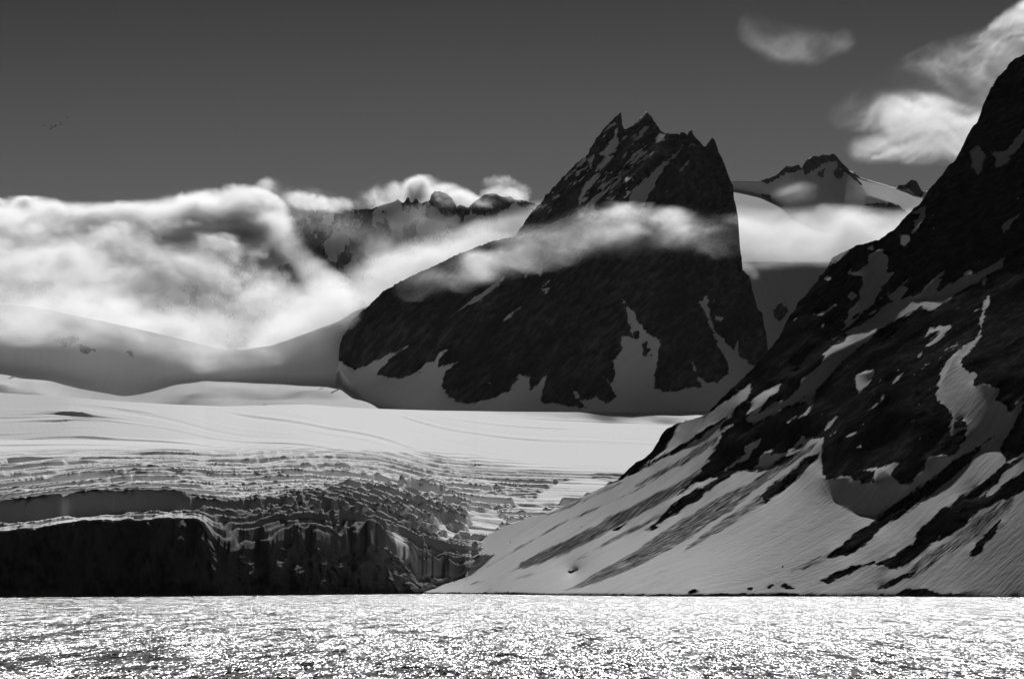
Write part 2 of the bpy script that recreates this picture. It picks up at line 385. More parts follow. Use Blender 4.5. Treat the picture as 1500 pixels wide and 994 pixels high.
def right_masks(X, Y):
    # the edge breaks up along the fall line (down-left in plan and in view)
    a = X * 0.80 - Y * 0.60; c = X * 0.60 + Y * 0.80
    wob = 2.6 * fbm(a * 0.055, c * 0.16, 5, 11)
    rk = union(ROCK, X, Y); sp = union(SNOWP, X, Y)
    s = np.minimum(-rk, 14); s = np.maximum(s, sp)
    s = s + wob * np.clip(1.6 - 0.0 * s, 0, 1)
    # scattered small remnants of snow in the face, stones in the snow beside it
    spk = fbm(a * 0.10, c * 0.22, 4, 31)
    s = np.where(rk > 3, np.maximum(s, (spk - 1.12) * 6), s)
    sh = shore_line(X) - Y + 0.8 * fbm(X * 0.12, Y * 0.3, 3, 77)
    s = np.minimum(s, sh * 1.2)
    d = np.zeros_like(X)
    for q, v in DIRT:
        d = np.maximum(d, v * sstep(-2.5, 3.0, sdf(q, X, Y) + 2.0 * fbm(a * 0.03, c * 0.2, 4, 41)))
    # faint streaks everywhere below the face
    d = np.maximum(d, 0.10 + 0.16 * fbm(a * 0.012, c * 0.11, 4, 51))
    return s, d, rk
def right_mn(X, Y):
    s, d, rk = right_masks(X, Y)
    sh = union(SHADE, X, Y)
    a = X * 0.80 - Y * 0.60; c = X * 0.60 + Y * 0.80
    rock = sstep(1.5, -1.5, s)
    m = 0.10 + 0.36 * sstep(820, 1400, X) ; n = 0.58 + 0 * X
    m = m + 0.10 * sstep(1380, 1500, X)
    m = m + 0.05 * fbm(a * 0.006, c * 0.02, 3, 61)
    n = n + 0.10 * fbm(a * 0.010, c * 0.05, 4, 62)
    shd = sstep(-2, 2, sh)
    m = m * (1 - shd) + 1.9 * shd
    up = sstep(560, 200, Y)
    mr = 0.62 + 0.35 * up + 0.75 * fbm(a * 0.03, c * 0.06, 5, 63, 0.62)
    nr = 0.45 + 0.95 * fbm(a * 0.03 + 40, c * 0.06, 5, 64, 0.62)
    # lit swath keeps its gentle, sunny lie
    m = m * (1 - rock) + mr * rock; n = n * (1 - rock) + nr * rock
    beach = sstep(866, 872, Y); m = m * (1 - beach) + 0.6 * beach
    return m, n
def right_L0(X, Y):
    tx, tz = ray(X, Y)
    q = 0.54 * tx + 0.36 - tz
    pl = 1014.0 / np.maximum(q, 0.1)
    # the upper face is steeper than the apron
    cap = 3300 + 0.55 * (pl - 3300)
    return np.log(np.where(pl > 3300, cap, pl))
def right_attr(X, Y):
    s, d, rk = right_masks(X, Y)
    return {'snow': s, 'dirt': d}
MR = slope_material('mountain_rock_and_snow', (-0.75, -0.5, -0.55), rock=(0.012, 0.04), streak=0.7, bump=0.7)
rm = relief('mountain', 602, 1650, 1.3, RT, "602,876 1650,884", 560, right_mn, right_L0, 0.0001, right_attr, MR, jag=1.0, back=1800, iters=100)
tag(rm, 'black steep rock mountain with streaked snow apron running down right to the shore', 'mountain', kind='structure')

# ================================================================== central pyramid peak
CT = ("490,562 493,543 496,528 497,519 497.5,507 503,491 514,474 524,460 540,447 550,437 560,427 580,415 607,402 634,389 667,374 690,365 707,359 734,350 754,347 760,337 774,316 791,299 806,279 822,263 843,239 862,226 867,213 874,202 886,186 "
      "899,174 907,166 909.5,163 911,181 913,189 923,187 934,178 941,169 946,165 954,170 959,178 965,187 966,193 977,195 990,196 995,197 998,193 1003,193 1006,199 1009,193 1013,189 1015,197 "
      "1021,202 1023,205 1029,213 1031,215 1039,207 1043,202 1047,206 1051,218 1057,231 1062,245 1065,254 1071,263 1074,271 1075,290 1078,306 1081,325 1085,370 1087,395 1090,396 1096,402 1100,416 "
      "1104,432 1106,442 1110,452 1117,460 1120,480 1122,494 1125,508 1128,560 1140,600")
CROCK = [P(q) for q in (
 "480,500 480,515 492,524 497,527 510,537 520,542 540,533 560,522 580,513 597,507 590,513 567,530 553,547 570,552 587,555 610,545 627,532 637,530 643,517 653,512 643,527 643,537 670,530 653,543 647,563 657,580 670,588 693,591 "
 "727,582 747,572 757,553 763,548 775,552 777,570 785,565 802,548 795,573 792,588 830,593 860,598 847,583 837,568 853,587 873,580 887,590 903,580 897,567 880,550 897,560 902,547 898,530 912,513 910,493 927,495 920,463 910,435 923,452 "
 "947,487 967,497 963,530 957,553 958,568 980,574 1000,570 1028,566 1016,540 1014,530 1024,552 1032,558 1052,562 1064,548 1068,536 1052,508 1036,468 1026,444 1034,432 1040,460 1048,484 1060,496 1076,516 1080,500 1084,520 1100,534 1112,540 1140,560 "
 "1160,400 1100,100 700,100 480,400", "928,485 936,485 937,496 930,500", "940,506 948,502 952,512 946,522 940,516", "953,520 957,518 954,528")]
CSNOW = [P(q) for q in (
 "742,400 721,417 694,437 660,464 684,447 704,440 724,424", "754,454 771,446 762,450 741,468", "738,470 744,462 760,452", "797,430 792,424 802,420 810,414 800,428", "791,391 796,388 792,404 788,398", "768,402 772,404 770,408",
 "1001,213 990,229 971,247 958,274 945,295 932,320 918,322 921,301 926,279 950,258 971,237 985,229 998,215", "883,247 867,271 854,290 850,300 846,290 851,279 865,261",
 "903,189 907,207 900,222 888,230 878,226 883,221 894,205", "959,222 947,231 923,250 899,274 873,295 849,311 838,318 851,309 867,292 889,276 915,252 937,236", "965,193 976,196 968,206 958,214 948,222 958,208",
 "948,222 930,238 915,250 930,230 940,222", "921,236 912,250 905,262 912,244", "970,205 962,215 974,202", "940,212 944,208 945,212", "1016,226 1004,240 994,254 1006,243", "1018,212 1012,208 1010,214",
 "858,225 850,236 838,250 828,262 840,252 856,238", "878,240 892,228 900,230 888,242 872,252", "940,200 950,186 944,182 936,196 926,204 934,206", "856,312 848,308 830,318 790,334 754,347 760,352 800,340 836,326 854,318",
 "1046,462 1058,466 1056,472 1048,468", "1045,440 1048,438 1047,446", "867,300 880,312 872,318 862,310", "792,420 806,410 800,418", "712,560 718,558 720,564")]
def cen_masks(X, Y):
    a = X * 0.75 - Y * 0.66; c = X * 0.66 + Y * 0.75
    wob = 1.8 * fbm(a * 0.07, c * 0.18, 5, 111)
    rk = union(CROCK, X, Y); sp = union(CSNOW, X, Y)
    s = np.maximum(-rk, sp) + wob
    upper = sstep(330, 300, Y)
    spk = fbm(a * 0.06, c * 0.20, 5, 131)
    s = np.where((rk > 3), np.maximum(s, (spk - (1.35 - 0.85 * upper * sstep(1010, 930, X) )) * 7), s)
    return s, rk
STRIP = P("962,220 947,230 923,249 899,273 873,294 845,312 852,316 880,298 905,277 930,254 952,236")
def cen_mn(X, Y):
    s, rk = cen_masks(X, Y)
    a = X * 0.75 - Y * 0.66; c = X * 0.66 + Y * 0.75
    rock = sstep(2, -2, s)
    m = 0.75 + 0.5 * rock + 0.35 * rock * fbm(a * 0.03, c * 0.05, 5, 112, 0.6)
    n = 0.55 * sstep(900, 600, X) - 0.5 * sstep(960, 1100, X) + (0.15 + 0.75 * rock) * fbm(a * 0.03, c * 0.05, 5, 113, 0.6)
    st = sstep(-1.5, 1.0, sdf(STRIP, X, Y))
    m = m * (1 - st) + 0.26 * st; n = n * (1 - st) + 0.85 * st
    # the couloir left and right of the arete sinks back, the arete stands out
    return m, n
def cen_L0(X, Y):
    D = 5850 + (600 - Y) * 2.3 + 500 * (np.maximum(0, (640 - X) / 150.0)) ** 2 * 0.6 + 500 * (np.maximum(0, X - 1040) / 80.0) ** 2 * 0.5
    D = D - 440 * sstep(25, 2, np.abs((X - 905) * 0.62 + (Y - 270) * 0.78)) * sstep(330, 300, Y)
    # behind the shoulder the upper pyramid stands further back
    sh = np.interp(X, [750, 754, 780, 791, 817, 848, 860], [349, 347, 338, 334, 324, 310, 300])
    D = D + 420 * sstep(1, -1, Y - sh) * sstep(868, 850, X)
    return np.log(D)
def cen_attr(X, Y):
    s, rk = cen_masks(X, Y); a = X * 0.75 - Y * 0.66; c = X * 0.66 + Y * 0.75
    return {'snow': s, 'dirt': 0.05 + 0.05 * fbm(a * 0.02, c * 0.1, 3, 114)}
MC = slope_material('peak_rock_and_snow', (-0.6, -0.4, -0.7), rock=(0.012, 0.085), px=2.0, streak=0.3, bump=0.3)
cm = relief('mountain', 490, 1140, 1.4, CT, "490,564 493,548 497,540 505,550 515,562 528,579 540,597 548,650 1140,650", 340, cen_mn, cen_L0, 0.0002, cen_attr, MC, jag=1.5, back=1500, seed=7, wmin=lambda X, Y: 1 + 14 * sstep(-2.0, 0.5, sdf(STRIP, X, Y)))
tag(cm, 'twin-horned dark pyramid peak standing behind the bright glacier with fog round its shoulder', 'mountain', kind='structure')

# ================================================================== far right peak with its sunlit snow shoulder
FT = ("1040,268 1060,267 1074,265.5 1116,264 1120,262 1134,258 1140,254 1152,243 1158,244 1164,242 1170,241 1174,247 1176,243 1182,234 1190,229 1194,228 1200,229 1206,226 1214,227 1221,224.5 1226,229 1230,234 1238,243 1245,250 1251,252 1258,258 1260,260 1284,267 "
      "1312,275 1316,271 1326,271 1332,265 1335,263 1341,264 1345,270 1351,280 1359,280 1400,276 1500,280")
FROCK = [P(q) for q in ("1116,263 1134,256 1152,240 1174,240 1194,225 1221,222 1240,243 1262,270 1254,262 1236,250 1224,238 1214,234 1206,238 1200,246 1190,250 1180,258 1176,248 1164,252 1150,254 1140,262 1124,270",
 "1218,254 1226,246 1236,252 1234,262 1224,260", "1196,252 1208,248 1206,258 1196,258", "1246,249 1260,259 1258,262 1246,252", "1312,278 1314,270 1342,258 1356,282 1348,289 1340,284 1330,277",
 "1116,286 1126,284 1136,296 1128,295", "1260,306 1270,300 1290,298 1310,298 1334,312 1300,352 1270,330 1250,318", "1302,296 1310,298 1304,299",
 "1134,452 1142,444 1150,450 1156,456 1148,462 1140,472 1134,462", "1138,446 1146,444 1144,452")]
FLIT = [P(q) for q in ("1246,250 1260,262 1284,268 1314,276 1332,282 1348,290 1400,284 1400,330 1332,314 1311,299 1290,292 1270,286 1262,272",)]
FLIT2 = [P(q) for q in ("1040,276 1075,277 1116,285 1134,294 1146,302 1158,321 1190,335 1240,345 1290,353 1400,368 1400,384 1040,384",)]
def far_masks(X, Y):
    wob = 1.6 * fbm(X * 0.12, Y * 0.14, 5, 211)
    return -union(FROCK, X, Y) + wob
def far_mn(X, Y):
    s = far_masks(X, Y); rock = sstep(2, -2, s)
    m = 0.95 + 0.15 * fbm(X * 0.02, Y * 0.02, 4, 212) + rock * 0.5 * fbm(X * 0.06, Y * 0.06, 4, 213)
    n = -0.1 + 0.12 * fbm(X * 0.02, Y * 0.02, 4, 214) + rock * 0.5 * fbm(X * 0.06, Y * 0.06, 4, 215)
    l = sstep(-1, 1, union(FLIT, X, Y)); m = m * (1 - l) + 0.36 * l; n = n * (1 - l) - 0.10 * l + 0.04 * l * fbm(X * 0.01, Y * 0.25 - X * 0.12, 4, 216)
    l = sstep(-1, 1, union(FLIT2, X, Y)); m = m * (1 - l) + 0.30 * l; n = n * (1 - l)
    return m, n
def far_L0(X, Y): return np.log(8200 + (560 - Y) * 3.0 + 0 * X)
MF = slope_material('far_rock_and_snow', (0.1, -0.7, -0.7), rock=(0.03, 0.07), px=3.0, streak=0.3, bump=0.25)
fm = relief('mountain', 1040, 1420, 1.6, FT, "1040,640 1420,640", 230, far_mn, far_L0, 0.00008, lambda X, Y: {'snow': far_masks(X, Y), 'dirt': 0.0 + 0 * X}, MF, jag=0.5, back=1500, seed=9)
tag(fm, 'distant rounded rock peak with a smooth sunlit snow shoulder sloping right of it', 'mountain', kind='structure')

# ================================================================== far left ridge with its small towers
LT = ("-200,352 0,340 200,334 330,322 380,312 397,303 404,298 412,296 421,295 426,297 434,302 444,307 467,308 481,306 486,301 490,303 493,298 497,300 500,296 507,298 510,303 514,302 520,307 544,306 567,298 574,296 582,292 588,296 592,297 595,290 597,288 600,290 601,297 604,297 607,291 610,291 614,297 618,298 629,294 "
      "632,285 637,280 645,280 650,282 654,283 660,289 667,297 669,302 677,300 686,305 692,298 697,293 704,289 709,284 716,284 724,283 734,287 740,289 746,287 749,287 752,293 767,293 789,298 830,304 900,310")
LROCK = [P(q) for q in ("396,305 404,294 421,291 436,302 440,310 430,316 418,320 408,314", "476,309 488,296 505,292 518,306 516,322 508,330 500,318 488,314", "590,300 594,284 600,286 602,302 596,312", "602,298 606,288 614,292 614,306 606,306",
 "626,298 636,276 652,278 668,300 668,312 656,320 646,316 640,304", "668,304 676,298 688,306 682,312 672,308", "686,308 700,288 712,280 736,284 750,284 756,296 740,306 720,312 700,316",
 "756,298 764,292 784,298 770,304", "516,340 540,330 560,336 590,352 620,350 640,340 600,366 560,380 530,370", "430,360 450,340 470,350 480,380 500,400 480,404 450,390")]
def left_masks(X, Y):
    wob = 2.2 * fbm(X * 0.10, Y * 0.12, 5, 311)
    s = -union(LROCK, X, Y) + wob
    return np.minimum(s, 6 - 12 * sstep(-0.25, 0.5, fbm(X * 0.05, Y * 0.035, 6, 312, 0.6)))
def left_mn(X, Y):
    s = left_masks(X, Y); rock = sstep(2, -2, s)
    return 0.95 + 0.5 * fbm(X * 0.03, Y * 0.03, 5, 313) * (0.4 + rock), 0.5 * fbm(X * 0.03, Y * 0.03, 5, 314) * (0.4 + rock)
ML = slope_material('ridge_rock_and_snow', (0.0, -0.7, -0.7), rock=(0.03, 0.07), px=3.0, streak=0.3, bump=0.25)
lm = relief('mountain', -200, 900, 1.7, LT, "-200,640 900,640", 210, left_mn, lambda X, Y: np.log(9000 + (500 - Y) * 2.2), 0.0003, lambda X, Y: {'snow': left_masks(X, Y), 'dirt': 0.0 + 0 * X}, ML, jag=0.9, back=1500, seed=11)
tag(lm, 'far jagged ridge with small black rock towers rising out of the spilling fog', 'mountain', kind='structure')

# ================================================================== upper snowfields on the left
UT = "-220,440 0,445 50,449 100,460 160,472 230,488 280,500 310,508 340,512 360,511 380,508 396,506 420,498 450,487 480,476 500,468 520,455 560,440 600,440"
UROCK = [P(q) for q in ("77,499 88,494 100,494 108,493 117,494 113,502 104,504 92,505", "110,502 124,506 137,512 127,517 116,511", "184,514 190,512 197,522 190,520")]
def up_mn(X, Y):
    m = 1.10 + 0.05 * fbm(X * 0.02, Y * 0.03, 3, 411); n = 0.05 * fbm(X * 0.01, Y * 0.03, 4, 412)
    # the snow dome in front of the peak: sunny rim, shaded front
    rim = np.interp(X, [300, 345, 396, 450, 500, 540], [545, 521, 506, 487, 468, 450])
    r = sstep(14, 0, Y - rim) * sstep(300, 340, X); m = m - 0.45 * r
    fr = 0.20 * sstep(0, 25, Y - rim) * sstep(310, 360, X); m = m - 0.10 * sstep(310, 360, X) + fr * 0.5
    # foot of the slope flattens towards the glacier basin
    foot = np.interp(X, [-220, 0, 100, 180, 250, 300, 400, 500, 560], [532, 536, 548, 575, 556, 552, 556, 558, 590])
    f = sstep(-12, 10, Y - foot); mf = 0.15 + 0.10 * fbm(X * 0.006, Y * 0.10, 4, 413) + 0.30 * np.exp(-((X - 160) / 60.0) ** 2)
    m = m * (1 - f) + mf * f
    return m, n
def up_attr(X, Y):
    return {'snow': np.minimum(-union(UROCK, X, Y) + 1.5 * fbm(X * 0.15, Y * 0.2, 4, 414), 14), 'dirt': 0.0 + 0 * X}
MU = slope_material('snowfield', (0.0, -0.8, -0.5), rock=(0.03, 0.06), px=3.0, streak=0.2, bump=0.12)
um = relief('snowfield', -220, 600, 1.8, UT, "-220,650 600,650", 140, up_mn, lambda X, Y: np.log(5950 + np.maximum(0, 600 - Y) * 4.5), 0.0001, up_attr, MU, qmin=0.03, back=900, seed=13)
tag(um, 'smooth shaded snowfield with rounded dome below the fog, left of the dark peak', 'snowfield', kind='structure')

# ================================================================== glacier with crevasses and ice cliff
GT = ("-220,566 0,575 60,579 100,582 140,585 180,588 250,592 330,595 400,593 450,592 500,596 540,598 640,601 740,602.5 840,603.5 960,603 1100,602 1140,602")
# crest of the ice cliff
CL = ("-220,800 0,778 60,771 100,764 128,761 190,760 260,758 300,757 340,770 372,768 400,762 410,757 440,752 462,757 480,762 500,770 520,763 545,760 566,764 584,776 604,788 612,802 640,808 660,806 690,812 730,815 1140,830")
clx, cly = line(CL)
GLIT = [P(q) for q in ("-220,738 0,738 60,740 108,743 84,748 40,747 0,745 -220,748", "-220,790 0,777 60,769 120,756 180,756 196,758 140,762 90,770 40,775 0,779 -220,796", "180,759 230,755 262,752 230,758",
 "140,742 200,736 230,731 262,730 300,731 250,735 200,740", "566,764 584,770 600,782 608,790 598,786 584,781 572,770", "634,770 656,768 668,780 672,786 652,790 640,784", "682,752 706,750 724,744 734,756 744,768 726,782 716,788 690,790 684,776 690,764",
 "700,722 720,720 740,730 752,740 744,752 776,756 800,748 840,735 900,706 860,700 820,704 800,716 780,730 760,728 730,722", "596,731 620,736 634,744 626,746 606,738")]
GDARK = [P(q) for q in ("-220,752 0,750 60,750 110,748 190,746 300,742 380,738 440,728 560,716 640,722 690,742 684,756 682,776 676,784 640,766 610,770 580,762 560,758 440,750 300,757 200,752 100,756 60,764 0,774 -220,780",
 "560,716 600,712 640,716 700,712 736,718 760,726 792,728 776,734 756,728 724,722 690,722 640,724 600,722", "812,706 830,702 858,704 850,710 836,711 824,708", "864,697 880,694 912,696 896,702 880,704 870,700", "790,740 804,734 820,736 812,742", "738,752 760,744 776,750 768,758 752,756",
 "612,710 640,706 680,708 660,712 630,714", "722,772 736,770 730,778")]
def cliff_y(X):
    return np.interp(X, clx, cly) + 1.8 * fbm(X * 0.09, X * 0 + 1.7, 4, 520)
def saw(ph, w_):
    f = ph - np.floor(ph); return np.where(f < w_, f / w_ - 0.5, 0.5 - (f - w_) / (1 - w_))
def build_glacier():
    cx = np.arange(-220, 1141, 1.9); cl = cliff_y(cx)
    top = np.interp(cx, *line(GT))
    D0 = np.interp(cx, [-220, 0, 300, 640, 740, 1140], [2150, 2255, 2420, 2880, 3010, 3100])
    nC = 90
    # ice cliff: waterline to crest, split by upright cracks
    t = np.linspace(0, 1, nC)[:, None]
    wx = cx[None] * 1.0 + 0 * t; ty = t * 90 + 0 * cx[None]
    crack = 1 - np.abs(fbm(wx * 0.035 + 0.02 * ty, ty * 0.010, 4, 530, 0.55)); crack = crack ** 3
    fx = 16 * fbm(wx * 0.022, ty * 0.012, 3, 531) + 9 * fbm(wx * 0.07, ty * 0.03, 5, 532, 0.62) + 9 * crack * fbm(wx * 0.05, ty * 0.01, 2, 533)
    blocks = 5 * np.floor(2.2 * (fbm(wx * 0.04 + 5, ty * 0.035, 3, 534) + 1)) - 10
    fade = sstep(0, 0.06, t)
    Dcl = D0[None] + 26 * t ** 1.4 + (fx + blocks * 0.8) * fade
    Dc = Dcl[-1]
    tzc = ray(cx, cl)[1]; zc = CAM_H + Dc * tzc
    zcl = -1.5 + (zc[None] + 1.5) * t
    # ice surface behind it, worked out from the smoothed crest so that no unevenness of the cliff runs up the glacier
    jag_z, jag_D = zc.copy(), Dc.copy()
    ker = np.exp(-0.5 * (np.arange(-60, 61) / 22.0) ** 2); ker /= ker.sum()
    sm_ = lambda a: np.convolve(np.pad(a, 60, mode='edge'), ker, mode='valid')
    cl = sm_(np.interp(cx, clx, cly)); Dc = sm_(D0 + 26); tzc = ray(cx, cl)[1]
    mid = 643.0; rows_a = 520; rows_b = 100
    m1 = np.interp(cx, [300, 700], [0.135, 0.155]); m2 = np.interp(cx, [-220, 100, 300, 480, 1140], [0.30, 0.27, 0.19, 0.142, 0.155])
    tzm = ray(cx, mid + 0 * cx)[1]; tzt = ray(cx, top)[1]
    pa = cl[None] + (mid - cl[None]) * np.linspace(0, 1, rows_a + 1)[1:, None]
    tza = ray(cx[None] + 0 * pa, pa)[1]; Da = Dc[None] * (m1 - tzc) / (m1 - tza)
    Dm = Da[-1]
    pb = mid + (top[None] - mid) * np.linspace(0, 1, rows_b + 1)[1:, None]
    tzb = ray(cx[None] + 0 * pb, pb)[1]; Db = Dm[None] * (m2 - tzm) / (m2 - tzb)
    D = np.concatenate([Da, Db]); PY = np.concatenate([pa, pb]); PX = cx[None] + 0 * PY
    z = CAM_H + D * np.concatenate([tza, tzb])
    X = ray(PX, PY)[0] * D
    Dp = D * 2450.0 / Dc[None]
    # crevasses: steps facing down the glacier, their lie bent by slow noise
    tt = np.clip((PY - 643) / (cl[None] - 643), 0, 1)
    bend = 55 * fbm(X * 0.0016, D * 0.0012, 3, 501) + 5 * fbm(X * 0.006, D * 0.006, 3, 502) + 14 * fbm(X * 0.0014 + 9, D * 0.02, 3, 503)
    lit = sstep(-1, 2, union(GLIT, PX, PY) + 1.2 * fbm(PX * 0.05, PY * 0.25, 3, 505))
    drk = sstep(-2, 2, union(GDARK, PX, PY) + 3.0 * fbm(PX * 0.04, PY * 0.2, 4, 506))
    dens = sstep(-0.12, 0.75, tt) ** 0.8 * (1 - 0.45 * sstep(560, 860, PX) * sstep(735, 690, PY))
    h = 0 * D
    for k, (P_, A_, thr) in enumerate(((97, 4.2, 0.36), (61, 4.2, 0.22), (41, 3.8, 0.12), (29, 2.8, 0.15))):
        am = sstep(thr, thr + 0.35, uniform(fbm(X * 0.0028 + 3 * k, D * 0.012, 3, 540 + k)) * 0.36 + 1.35 * dens - 0.36)
        h = h + A_ * am * saw((Dp + bend * (0.7 + 0.2 * k) + 17 * k) / P_, max(0.06, 4.6 / P_)) * (0.45 + 2.3 * dens + 1.3 * drk)
    # broken ice near the edge
    near = drk * sstep(0.3, 0.8, tt) * (0.2 + 0.5 * sstep(280, 420, PX))
    h = h + near * (2.2 * fbm(X * 0.010, D * 0.03, 5, 550, 0.6) + 5.0 * saw((D + 14 * fbm(X * 0.006, D * 0.01, 4, 551)) / 31, 0.15))
    # the open cracks on the snow dome at the left
    dome = np.exp(-((PX - 125) / 75.0) ** 2) * np.exp(-((PY - 608) / 11.0) ** 2)
    h = h + 7 * dome * sstep(0.35, 0.6, uniform(fbm(X * 0.005, D * 0.02, 3, 552))) * saw((D + 40 * fbm(X * 0.004, D * 0.004, 3, 553)) / 75, 0.10)
    h = h + 3.0 * sstep(0.55, 0.75, uniform(fbm(X * 0.0016, D * 0.015, 3, 554))) * saw((D + 50 * fbm(X * 0.002, D * 0.002, 2, 555)) / 130, 0.05) * sstep(596, 612, PY) * sstep(668, 640, PY)
    h = h * (1 - 0.8 * lit) * sstep(0, 14, np.arange(len(D)))[:, None] * sstep(0, 12, PY - top[None] - 3)
    z = z + h
    # the brink of the ice leans over towards the water
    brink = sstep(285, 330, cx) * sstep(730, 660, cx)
    drop = 32.0 * brink[None] * np.exp(-(Dp - Dp[:1]) / 29.0) * (1 + 0.25 * fbm(X * 0.02, D * 0.0, 3, 556))
    z = z - drop; jag_z = jag_z - 32.0 * brink; V_drop = (32.0 * brink)[None] * t
    zcl = zcl - V_drop
    # the first rows lead from the ragged crest of the cliff onto the ice
    bl = sstep(34, 0, np.arange(len(D)))[:, None]
    z = z + bl * (jag_z + 32.0 * brink - (CAM_H + Dc * tzc))[None]; D = D + bl * (jag_D - Dc)[None] + (1 - bl) * 0
    X = ray(PX, PY)[0] * D
    V1 = np.stack([ray(cx[None] + 0 * Dcl, 600 + 0 * Dcl)[0] * Dcl, Dcl, zcl], -1)
    V2 = np.stack([X, D, z], -1)
    last = V2[-1]; Bk = []
    for k in range(1, 6):
        b_ = last.copy(); b_[:, 1] += 260 * k; b_[:, 2] -= 22 * k; Bk.append(b_)
    V = np.concatenate([V1, V2, np.stack(Bk)])
    ice = np.concatenate([np.maximum(np.ones_like(Dcl) * sstep(1.0, 0.97, t), brink[None]), np.maximum(0.9 * drk * (1 - lit) * sstep(0.4, 0.85, tt), brink[None] * sstep(150, 70, Dp - Dp[:1]) * (1 - lit)), np.zeros((5, len(cx)))])  # shade of the cliff, brink and dark zones, put into the albedo
    dirt = np.concatenate([0.30 + 0.2 * fbm(wx * 0.02, ty * 0.03, 4, 514) + 0.25 * (1 - t) ** 2, 0.05 + 0.10 * drk, np.zeros((5, len(cx)))])  # dark-zone term deepens the painted shade; cliff darkens towards its foot
    SURF.append(V2.reshape(-1, 3))
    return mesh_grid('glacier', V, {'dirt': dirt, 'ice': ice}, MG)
m_, nt_ = mat_new('glacier_ice')
A = N(nt_, 'ShaderNodeAttribute', attribute_name='dirt'); I = N(nt_, 'ShaderNodeAttribute', attribute_name='ice')
g = N(nt_, 'ShaderNodeNewGeometry')
n1 = noise(nt_, g.outputs['Position'], 0.08, 6, 0.65); n2 = noise(nt_, mapping(nt_, g.outputs['Position'], scale=(1, 1, 0.35)), 0.2, 5, 0.6)
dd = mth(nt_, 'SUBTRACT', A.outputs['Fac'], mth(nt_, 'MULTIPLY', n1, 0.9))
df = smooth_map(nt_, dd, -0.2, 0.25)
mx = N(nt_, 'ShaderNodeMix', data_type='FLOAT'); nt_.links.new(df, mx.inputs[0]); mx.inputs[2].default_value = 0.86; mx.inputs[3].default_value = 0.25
mi = mth(nt_, 'MULTIPLY', mx.outputs[0], mth(nt_, 'SUBTRACT', 1.0, mth(nt_, 'MULTIPLY', I.outputs['Fac'], 0.7)))  # painted shade: colour dimmed where the mask marks shaded ice
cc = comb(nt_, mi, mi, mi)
b = N(nt_, 'ShaderNodeBsdfDiffuse'); nt_.links.new(cc, b.inputs[0])
bp = N(nt_, 'ShaderNodeBump'); bp.inputs['Strength'].default_value = 1.0; bp.inputs['Distance'].default_value = 1.0
hh = mth(nt_, 'MULTIPLY', n2, mth(nt_, 'ADD', 0.8, mth(nt_, 'MULTIPLY', I.outputs['Fac'], 1.2)))
nt_.links.new(hh, bp.inputs['Height']); nt_.links.new(bp.outputs[0], b.inputs['Normal'])
o_ = N(nt_, 'ShaderNodeOutputMaterial'); nt_.links.new(b.outputs[0], o_.inputs[0])
MG = m_
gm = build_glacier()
tag(gm, 'broad bright crevassed glacier ending in a dark ice cliff at the water', 'glacier', kind='structure')

# ================================================================== sea
m_, nt_ = mat_new('sea_water')
g = N(nt_, 'ShaderNodeNewGeometry')
vec = None
def ripple(scale, sy, amp):
    c = noise(nt_, mapping(nt_, g.outputs['Position'], scale=(1 / scale, 1 / sy, 1)), 1.0, 1, 0.5, out=1)
    s = N(nt_, 'ShaderNodeVectorMath', operation='SUBTRACT'); nt_.links.new(c, s.inputs[0]); s.inputs[1].default_value = (0.5, 0.5, 0.5)
    k = N(nt_, 'ShaderNodeVectorMath', operation='SCALE'); nt_.links.new(s.outputs[0], k.inputs[0]); k.inputs['Scale'].default_value = amp
    return k.outputs[0]
tot = None
for scl, sy, amp in ((0.42, 4, 1.6), (1.1, 10, 1.35), (3.4, 26, 1.2), (13.0, 90, 1.0)):
    r_ = ripple(scl, sy, amp)
    if tot is None: tot = r_
    else:
        a_ = N(nt_, 'ShaderNodeVectorMath', operation='ADD'); nt_.links.new(tot, a_.inputs[0]); nt_.links.new(r_, a_.inputs[1]); tot = a_.outputs[0]
fl = N(nt_, 'ShaderNodeVectorMath', operation='MULTIPLY'); nt_.links.new(tot, fl.inputs[0]); fl.inputs[1].default_value = (1.5, 0.85, 0)
ab = N(nt_, 'ShaderNodeSeparateXYZ'); nt_.links.new(fl.outputs[0], ab.inputs[0])
yv = mth(nt_, 'MULTIPLY', mth(nt_, 'ABSOLUTE', ab.outputs[1]), -1.0)      # wind waves lean down the fjord: the faces one sees are their steep fronts
fl = N(nt_, 'ShaderNodeCombineXYZ'); nt_.links.new(ab.outputs[0], fl.inputs[0]); nt_.links.new(yv, fl.inputs[1])
up_ = N(nt_, 'ShaderNodeVectorMath', operation='ADD'); nt_.links.new(fl.outputs[0], up_.inputs[0]); up_.inputs[1].default_value = (0, 0, 1)
nm = N(nt_, 'ShaderNodeVectorMath', operation='NORMALIZE'); nt_.links.new(up_.outputs[0], nm.inputs[0])
pb = N(nt_, 'ShaderNodeBsdfPrincipled'); pb.inputs['Base Color'].default_value = grey(0.006); pb.inputs['Roughness'].default_value = 0.24; pb.inputs['IOR'].default_value = 1.33
nt_.links.new(nm.outputs[0], pb.inputs['Normal'])
o_ = N(nt_, 'ShaderNodeOutputMaterial'); nt_.links.new(pb.outputs[0], o_.inputs[0])
V = np.array([[[-30000, -2000, 0], [30000, -2000, 0]], [[-30000, 30000, 0], [30000, 30000, 0]]], float)
sea = mesh_grid('sea', V, {}, m_)
tag(sea, 'dark rippled sea full of sun glitter in the foreground', 'water', kind='structure')

